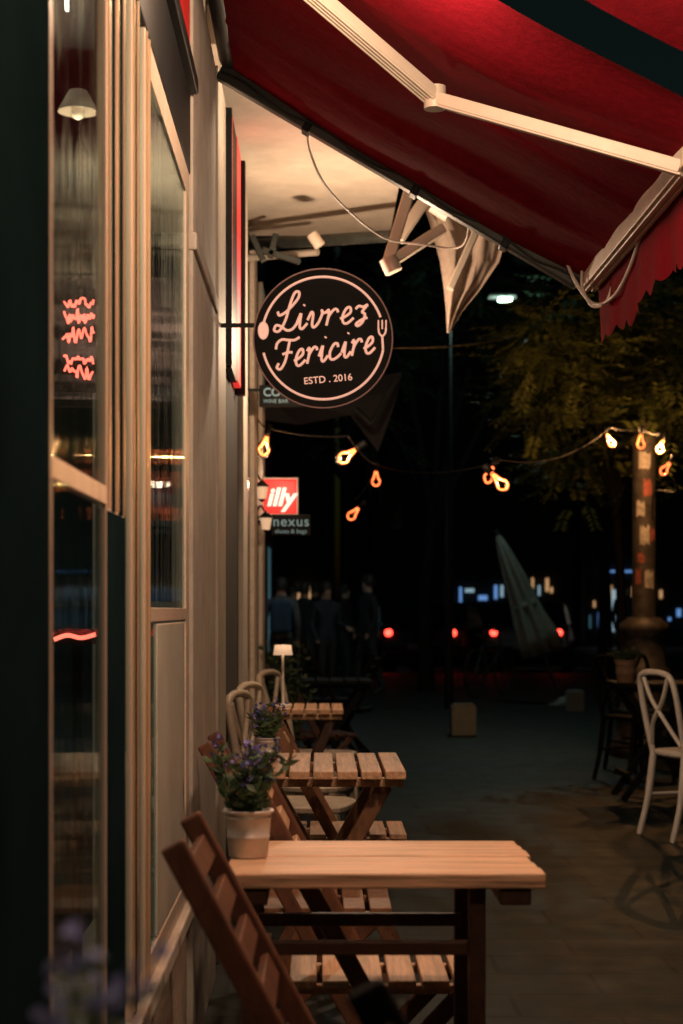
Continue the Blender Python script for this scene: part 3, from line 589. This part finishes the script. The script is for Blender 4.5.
for px,py,d,s,lb in ((463,735,16.6,.24,'short pale granite block bollard in the middle of the pavement'),(575,711,20.5,.2,'farther granite block bollard to the right'),(654,700,20.5,.2,'granite block bollard behind the black terrace chairs')):
    q=P(px,py,d); o=MB().prism([(-s/2,-s/2),(s/2,-s/2),(s/2,s/2),(-s/2,s/2)],'z',0,s*1.2); o.prism([(-s*.42,-s*.42),(s*.42,-s*.42),(s*.42,s*.42),(-s*.42,s*.42)],'z',s*1.2+.001,s*1.28)
    o=o.build('bollard',M['stone'],None,False,.012); o.location=(q.x,d,0); tag(o,lb,'bollard','granite block bollards')
q=P(490,690,24); o=T('bicycle','dark bicycle standing left of the folded parasol','bicycle',(q.x,24,0),math.radians(60))
for s in (-.5,.5):
    w=MB().tube([(s+.33*math.cos(2*PI*k/28),0,.34+.33*math.sin(2*PI*k/28)) for k in range(28)],.018,6,True)
    for k in range(10): w.tube([(s,0,.34),(s+.32*math.cos(2*PI*k/10),0,.34+.32*math.sin(2*PI*k/10))],.003,4)
    w.build('wheel',M['tyre'],o)
MB().tube([(-.5,0,.34),(-.08,0,.32),(.36,0,.72),(-.2,0,.78),(-.08,0,.32)],.016,6).tube([(-.5,0,.34),(-.2,0,.78)],.012,6).tube([(.5,0,.34),(.36,0,.72),(.33,0,.92)],.016,6).build('frame',M['greym'],o)
MB().box((-.32,-.07,.84),(-.1,.07,.89)).build('saddle',M['tyre'],o,bevel=.02); MB().tube([(.36,-.28,.96),(.33,0,.92),(.36,.28,.96)],.013,6).build('handlebar',M['greym'],o)
# ------------------------------------------------------------------ cars
def car(label,x,y,rz,m):
    o=T('parked_car',label,'car',(x,y,-.12),rz,'cars on the crossing road')
    prof=[(-2.0,.35),(-2.05,.6),(-1.98,.95),(-1.75,1.02),(-1.45,1.42),(-.9,1.5),(.1,1.48),(.85,1.05),(1.75,.88),(2.0,.7),(2.0,.35),(1.7,.22),(-1.7,.22)]
    n=len(prof); vs=[];
    for yy,s in ((-.86,.0),(-.80,.0),(.80,.0),(.86,.0)):
        for u,w in prof:
            tp=max(0,(w-.95)/.55); k=(.86-.16*tp)/.86; vs.append((u if abs(yy)<.85 else u*.985,yy*k,w if abs(yy)<.85 else .22+(w-.22)*.97))
    fs=[(i*n+k,i*n+(k+1)%n,(i+1)*n+(k+1)%n,(i+1)*n+k) for i in range(3) for k in range(n)]+[tuple(range(n)),tuple(reversed(range(3*n,4*n)))]
    MB().add(vs,fs).build('body',m,o,bevel=.05)
    MB().add([(-1.775,-.66,1.06),(-1.775,.66,1.06),(-1.505,.58,1.39),(-1.505,-.58,1.39)],[(0,3,2,1)]).build('rear_window',M['winoff'],o)
    MB().add([(.80,-.66,1.10),(.80,.66,1.10),(.20,.58,1.44),(.20,-.58,1.44)],[(0,1,2,3)]).build('windscreen',M['winoff'],o)
    for s in (-1,1):
        MB().add([(-1.2,s*.80,1.05),(.55,s*.82,1.05),(.1,s*.745,1.42),(-1.0,s*.735,1.43)],[(0,1,2,3)]).build('side_window',M['winoff'],o)
        MB().tube([(-2.07,s*.66,.88),(-1.95,s*.66,.88)],.07,14).build('tail_light',M['tail'],o)
        MB().tube([(1.93,s*.62,.72),(2.04,s*.62,.70)],.06,14).build('head_light',M['head'],o)
        for u in (-1.25,1.25):
            w=MB().tube([(u,s*.72,.31),(u,s*.89,.31)],.31,20).build('wheel',M['tyre'],o); MB().tube([(u,s*.88,.31),(u,s*.9,.31)],.19,14).build('rim',M['greym'],w)
    MB().box((-2.07,-.26,.55),(-2.04,.26,.66)).build('number_plate',M['paperw'],o); MB().box((-2.1,-.8,.36),(-1.98,.8,.52)).build('bumper',M['tyre'],o,bevel=.03)
car('dark car with glowing red tail lights, leftmost on the crossing road',2.55,36.2,math.radians(75),M['carb'])
car('silver car with red tail lights in the centre of the crossing road',3.75,41.2,math.radians(84),M['cars'])
car('dark car facing the viewer with white headlights between the red lit cars',2.2,42.0,math.radians(-82),M['carb'])
car('small dark car with red tail lights just left of the folded parasol',4.55,36.6,math.radians(80),M['carb'])
car('dark car with red tail lights at right, behind the tree trunks',9.6,38.5,math.radians(70),M['carb'])
# ------------------------------------------------------------------ people
def person(label,x,y,rz,h,jm,stride=.1,arms=(0,0),pack=False):
    o=T('person',label,'person',(x,y,0),rz,'people at the far end of the terrace'); s=h/1.75
    J=[(0,0,.95,.15,.11),(0,.0,1.2,.14,.10),(0,0,1.40,.16,.11),(0,0,1.51,.055,.055),(0,-.015,1.60,.078,.09),(0,-.01,1.70,.07,.08)]
    Ed=[(0,1),(1,2),(2,3),(3,4),(4,5)]
    for q,ar in ((-1,arms[0]),(1,arms[1])):
        i=len(J); st=stride*q
        J+=[(.19*q,0,1.41,.062,.062),(.235*q,.03,1.14,.046,.046),(.235*q,-.05-.2*ar,.93+.2*ar,.034,.034),(.225*q,-.09-.27*ar,.85+.27*ar,.03,.038),(.225*q,-.1-.31*ar,.79+.3*ar,.014,.024)]
        Ed+=[(2,i),(i,i+1),(i+1,i+2),(i+2,i+3),(i+3,i+4)]; i=len(J)
        J+=[(.095*q,0,.87,.09,.09),(.10*q,-.03+st*.6,.50,.06,.06),(.105*q,.03+st*1.2,.09+(.03 if st>0 else 0),.043,.043),(.11*q,-.14+st*1.2,.04,.036,.03)]
        Ed+=[(0,i),(i,i+1),(i+1,i+2),(i+2,i+3)]
    me=bpy.data.meshes.new('p'); me.from_pydata([(a*s,b*s,c*s) for a,b,c,_,_ in J],Ed,[]); ob=bpy.data.objects.new('p',me); COL.objects.link(ob)
    md=ob.modifiers.new('s','SKIN'); sv=me.skin_vertices[0].data
    for k,j in enumerate(J): sv[k].radius=(j[3]*s,j[4]*s); sv[k].use_root=(k==0)
    ob.modifiers.new('u','SUBSURF').levels=2
    dg=bpy.context.evaluated_depsgraph_get(); dg.update(); m2=bpy.data.meshes.new_from_object(ob.evaluated_get(dg)); bpy.data.objects.remove(ob)
    m2.materials.clear()
    for mm in (M['skin'],jm,M['tr'],M['shoe']): m2.materials.append(mm)
    for p in m2.polygons:
        c=p.center/s; p.use_smooth=True
        if c.z>1.515: k=0
        elif abs(c.x)>.19 and c.z<1.2 and c.y<-.1-.2*max(arms)*.9 : k=0
        elif abs(c.x)>.19 and c.z<.9: k=0
        elif c.z>.93 or abs(c.x)>.19: k=1
        elif c.z<.085: k=3
        else: k=2
        p.material_index=k
    b=bpy.data.objects.new('body',m2); COL.objects.link(b); b.parent=o
    MB().lathe([(.088*s,1.60*s),(.098*s,1.66*s),(.088*s,1.735*s),(.05*s,1.775*s),(.001,1.785*s)],16,(0,.012*s,0)).build('hair',M['hair'],o)
    if pack: MB().box((-.15*s,.10*s,1.0*s),(.15*s,.27*s,1.45*s)).build('backpack',M['pack'],o,bevel=.04)
    return o
pp=[(281,22,PI,1.62,'jk3',.12,(0,0),True,'person in a grey blue top with a blue backpack, walking away by the facade'),(304,24,2.6,1.60,'jk2',.05,(.7,.2),False,'person in a black jacket with one arm raised forward, second from the facade'),
    (326,23,.5,1.58,'jk1',.05,(.2,.8),False,'person in a navy jacket turned toward the viewer among the group'),(368,24,-1.2,1.70,'jk2',.14,(.1,.1),False,'person in a black jacket standing apart on the right of the group'),(345,27,1.2,1.62,'jk2',.1,(.5,.3),False,'person in dark clothes behind the group, turned sideways'),
    (293,27,.8,1.6,'jk1',.06,(.4,.1),False,'person in navy half hidden behind the backpack wearer'),(315,28,-2.2,1.66,'jk2',.1,(.1,.6),False,'person in black at the back centre of the group, facing away'),
    (626,30,.3,1.7,'jk1',.12,(0,.4),False,'person in dark clothes far off by the lit shop on the right')]
for px,d,rz,h,j,st,ar,pk,lb in pp: person(lb,P(px,600,d).x,d,rz,h,M[j],st,ar,pk)
# ------------------------------------------------------------------ set back left building and far buildings
o=T('set_back_building','dark set back building beyond the cafe with a teal lit shop window','building',(-.9,24,0))
bx('wall',M['darkw'],((-5,10.6,0),(-.9,32.5,9)),par=o)
for k in range(5):
    y=12+k*4; m='winteal' if k>=3 else 'winoff'
    fr=bx('window_frame',M['blackm'],((-.899,y,.5),(-.86,y+.1,2.4)),((-.899,y+2.3,.5),(-.86,y+2.4,2.4)),((-.899,y+.1,2.3),(-.86,y+2.3,2.4)),par=o)
    p=MB().box((-.897,y+.1,.5),(-.88,y+2.3,2.3)); q=p.build('pane',M[m],fr); q.data.transform(Matrix.Translation(-o.location))
for k in range(5): bx('upper_window',M['winoff'],((-.898,12+k*4,4.2),(-.885,13.3+k*4,6.2)),par=o)
def far(label,x0,x1,y,h,seed,lit):
    random.seed(seed); o=T('apartment_building',label,'building',((x0+x1)/2,y,0),0,'buildings across the crossing road')
    bx('wall',M['farwall'],((x0,y,0),(x1,y+10,h)),par=o); bx('cornice',M['farwall'],((x0-.2,y-.35,h-.5),(x1+.2,y-.002,h)),par=o)
    nx=int((x1-x0)/2.6)
    for fl in range(1,int(h/3.2)):
        for k in range(nx):
            x=x0+.8+k*2.6; m='winwarm' if random.random()<.04 else 'winoff'
            f=bx('window',M['farwall'],((x-.1,y-.08,fl*3.3+.7),(x,y-.002,fl*3.3+2.6)),((x+1.2,y-.08,fl*3.3+.7),(x+1.3,y-.002,fl*3.3+2.6)),((x,y-.08,fl*3.3+2.5),(x+1.2,y-.002,fl*3.3+2.6)),par=o)
            p=MB().box((x,y-.03,fl*3.3+.7),(x+1.2,y-.003,fl*3.3+2.5)).build('pane',M[m],f); p.data.transform(Matrix.Translation(-o.location))
    for (a,b,z0,z1,m) in lit: bx('shop_window' if m!='winblue' else 'shop_sign',M[m],((a,y-.12,z0),(b,y-.003,z1)),par=o)
def rlit(x0,x1,n,seed):
    r=random.Random(seed); out=[]; w=(x1-x0)/n
    for k in range(n):
        a=x0+k*w+r.uniform(.02,.3)*w; b=a+r.uniform(.2,.55)*w; z=r.uniform(.4,1.9); out.append((a,b,z,z+r.uniform(.08,.5),r.choice(['winteal','wincool','winwarm','winteal','winwarm','winblue'])))
    return out
far('wide dark apartment block across the road on the left',-22,.5,57,15,1,[(-3.6,-2.2,.6,2.2,'winteal'),(-.9,-.2,.8,2.0,'winwarm')])
far('dark apartment block across the road in the centre with blue shop signs',.8,8.6,58,17,2,[(4.75,4.83,.9,2.0,'winblue'),(4.95,5.25,1.82,1.95,'wincool'),(5.4,5.7,1.55,1.72,'winblue'),(4.95,5.15,.7,1.2,'winteal')]+rlit(3.2,4.6,6,4)+rlit(5.9,8.5,12,5))
far('dark apartment block across the road at right with lit shop windows',8.9,30,57,14,3,rlit(9.0,10.9,13,9)+[(9.4,10.6,2.48,2.55,'winblue'),(9.75,10.1,.5,1.9,'wincool'),(10.45,10.62,.6,2.0,'winwarm')]+rlit(11,14,10,11))
# ------------------------------------------------------------------ lights
WARM=(1,.70,.46)
point((.5,2.85,2.42),64,WARM,.08,'unseen_terrace_light')  # unseen light without a fixture, put in above the near table
point((.12,3.85,2.66),24,WARM,.06,'unseen_terrace_light')  # unseen light added to brighten the slatted table
point((.3,1.3,2.4),22,WARM,.08,'unseen_terrace_light')  # unseen light added to brighten the foreground blue flowers
point((.0,6.0,2.98),10,WARM,.06,'unseen_soffit_light')  # unseen light placed behind the red fabric to brighten the soffit
point((.12,7.6,2.42),42,WARM,.04,'behind_sign_fill')  # unseen fill added behind the round sign, brightens soffit and pale chairs
point((-.18,8.25,1.03),1.2,WARM,.02,'table_lamp_glow')
point((-.22,9.9,1.95),1.5,WARM,.02,'lantern_glow')
point((-.4,20.6,2.3),6,(.8,.92,1),.05,'people_fill')  # added fill without a source, brightens the distant people
l=bpy.data.lights.new('shop_light','AREA'); l.energy=16; l.color=(1,.8,.6); l.size=1.6; q=bpy.data.objects.new('shop_light',l); COL.objects.link(q); q.location=(-1.9,3.2,2.95)
point(pl+Vector((0,0,-.06)),1,WARM,.01,'pendant_glow')
sun=bpy.data.lights.new('moon','SUN'); sun.energy=.008; sun.color=(.5,.85,1); sun.angle=math.radians(5); q=bpy.data.objects.new('moon',sun); COL.objects.link(q); q.rotation_euler=(math.radians(30),math.radians(25),0)
W=bpy.data.worlds.new('World'); SC.world=W; W.use_nodes=True; n=W.node_tree.nodes; sk=n.new('ShaderNodeTexSky'); sk.sky_type='NISHITA'; sk.sun_disc=False; sk.sun_elevation=math.radians(1); sk.sun_rotation=math.radians(200)
mx=n.new('ShaderNodeMix'); mx.data_type='RGBA'; mx.blend_type='MULTIPLY'; mx.inputs[0].default_value=1; mx.inputs[7].default_value=(.6,1,.95,1)
W.node_tree.links.new(sk.outputs[0],mx.inputs[6]); W.node_tree.links.new(mx.outputs[2],n['Background'].inputs[0]); n['Background'].inputs[1].default_value=.006
# ------------------------------------------------------------------ camera
cam=bpy.data.cameras.new('camera'); co=bpy.data.objects.new('camera',cam); COL.objects.link(co); SC.camera=co
co.location=(0,0,H); co.rotation_euler=(PI/2,0,0); cam.sensor_fit='HORIZONTAL'; cam.sensor_width=36; cam.lens=F/683*36
cam.shift_x=(341.5-VX)/683; cam.shift_y=(VY-512)/683; cam.clip_start=.05; cam.clip_end=1000
cam.dof.use_dof=True; cam.dof.focus_distance=4.8; cam.dof.aperture_fstop=7.0; cam.dof.aperture_blades=0
SC.view_settings.view_transform='Standard'; SC.view_settings.look='None'; SC.view_settings.exposure=0
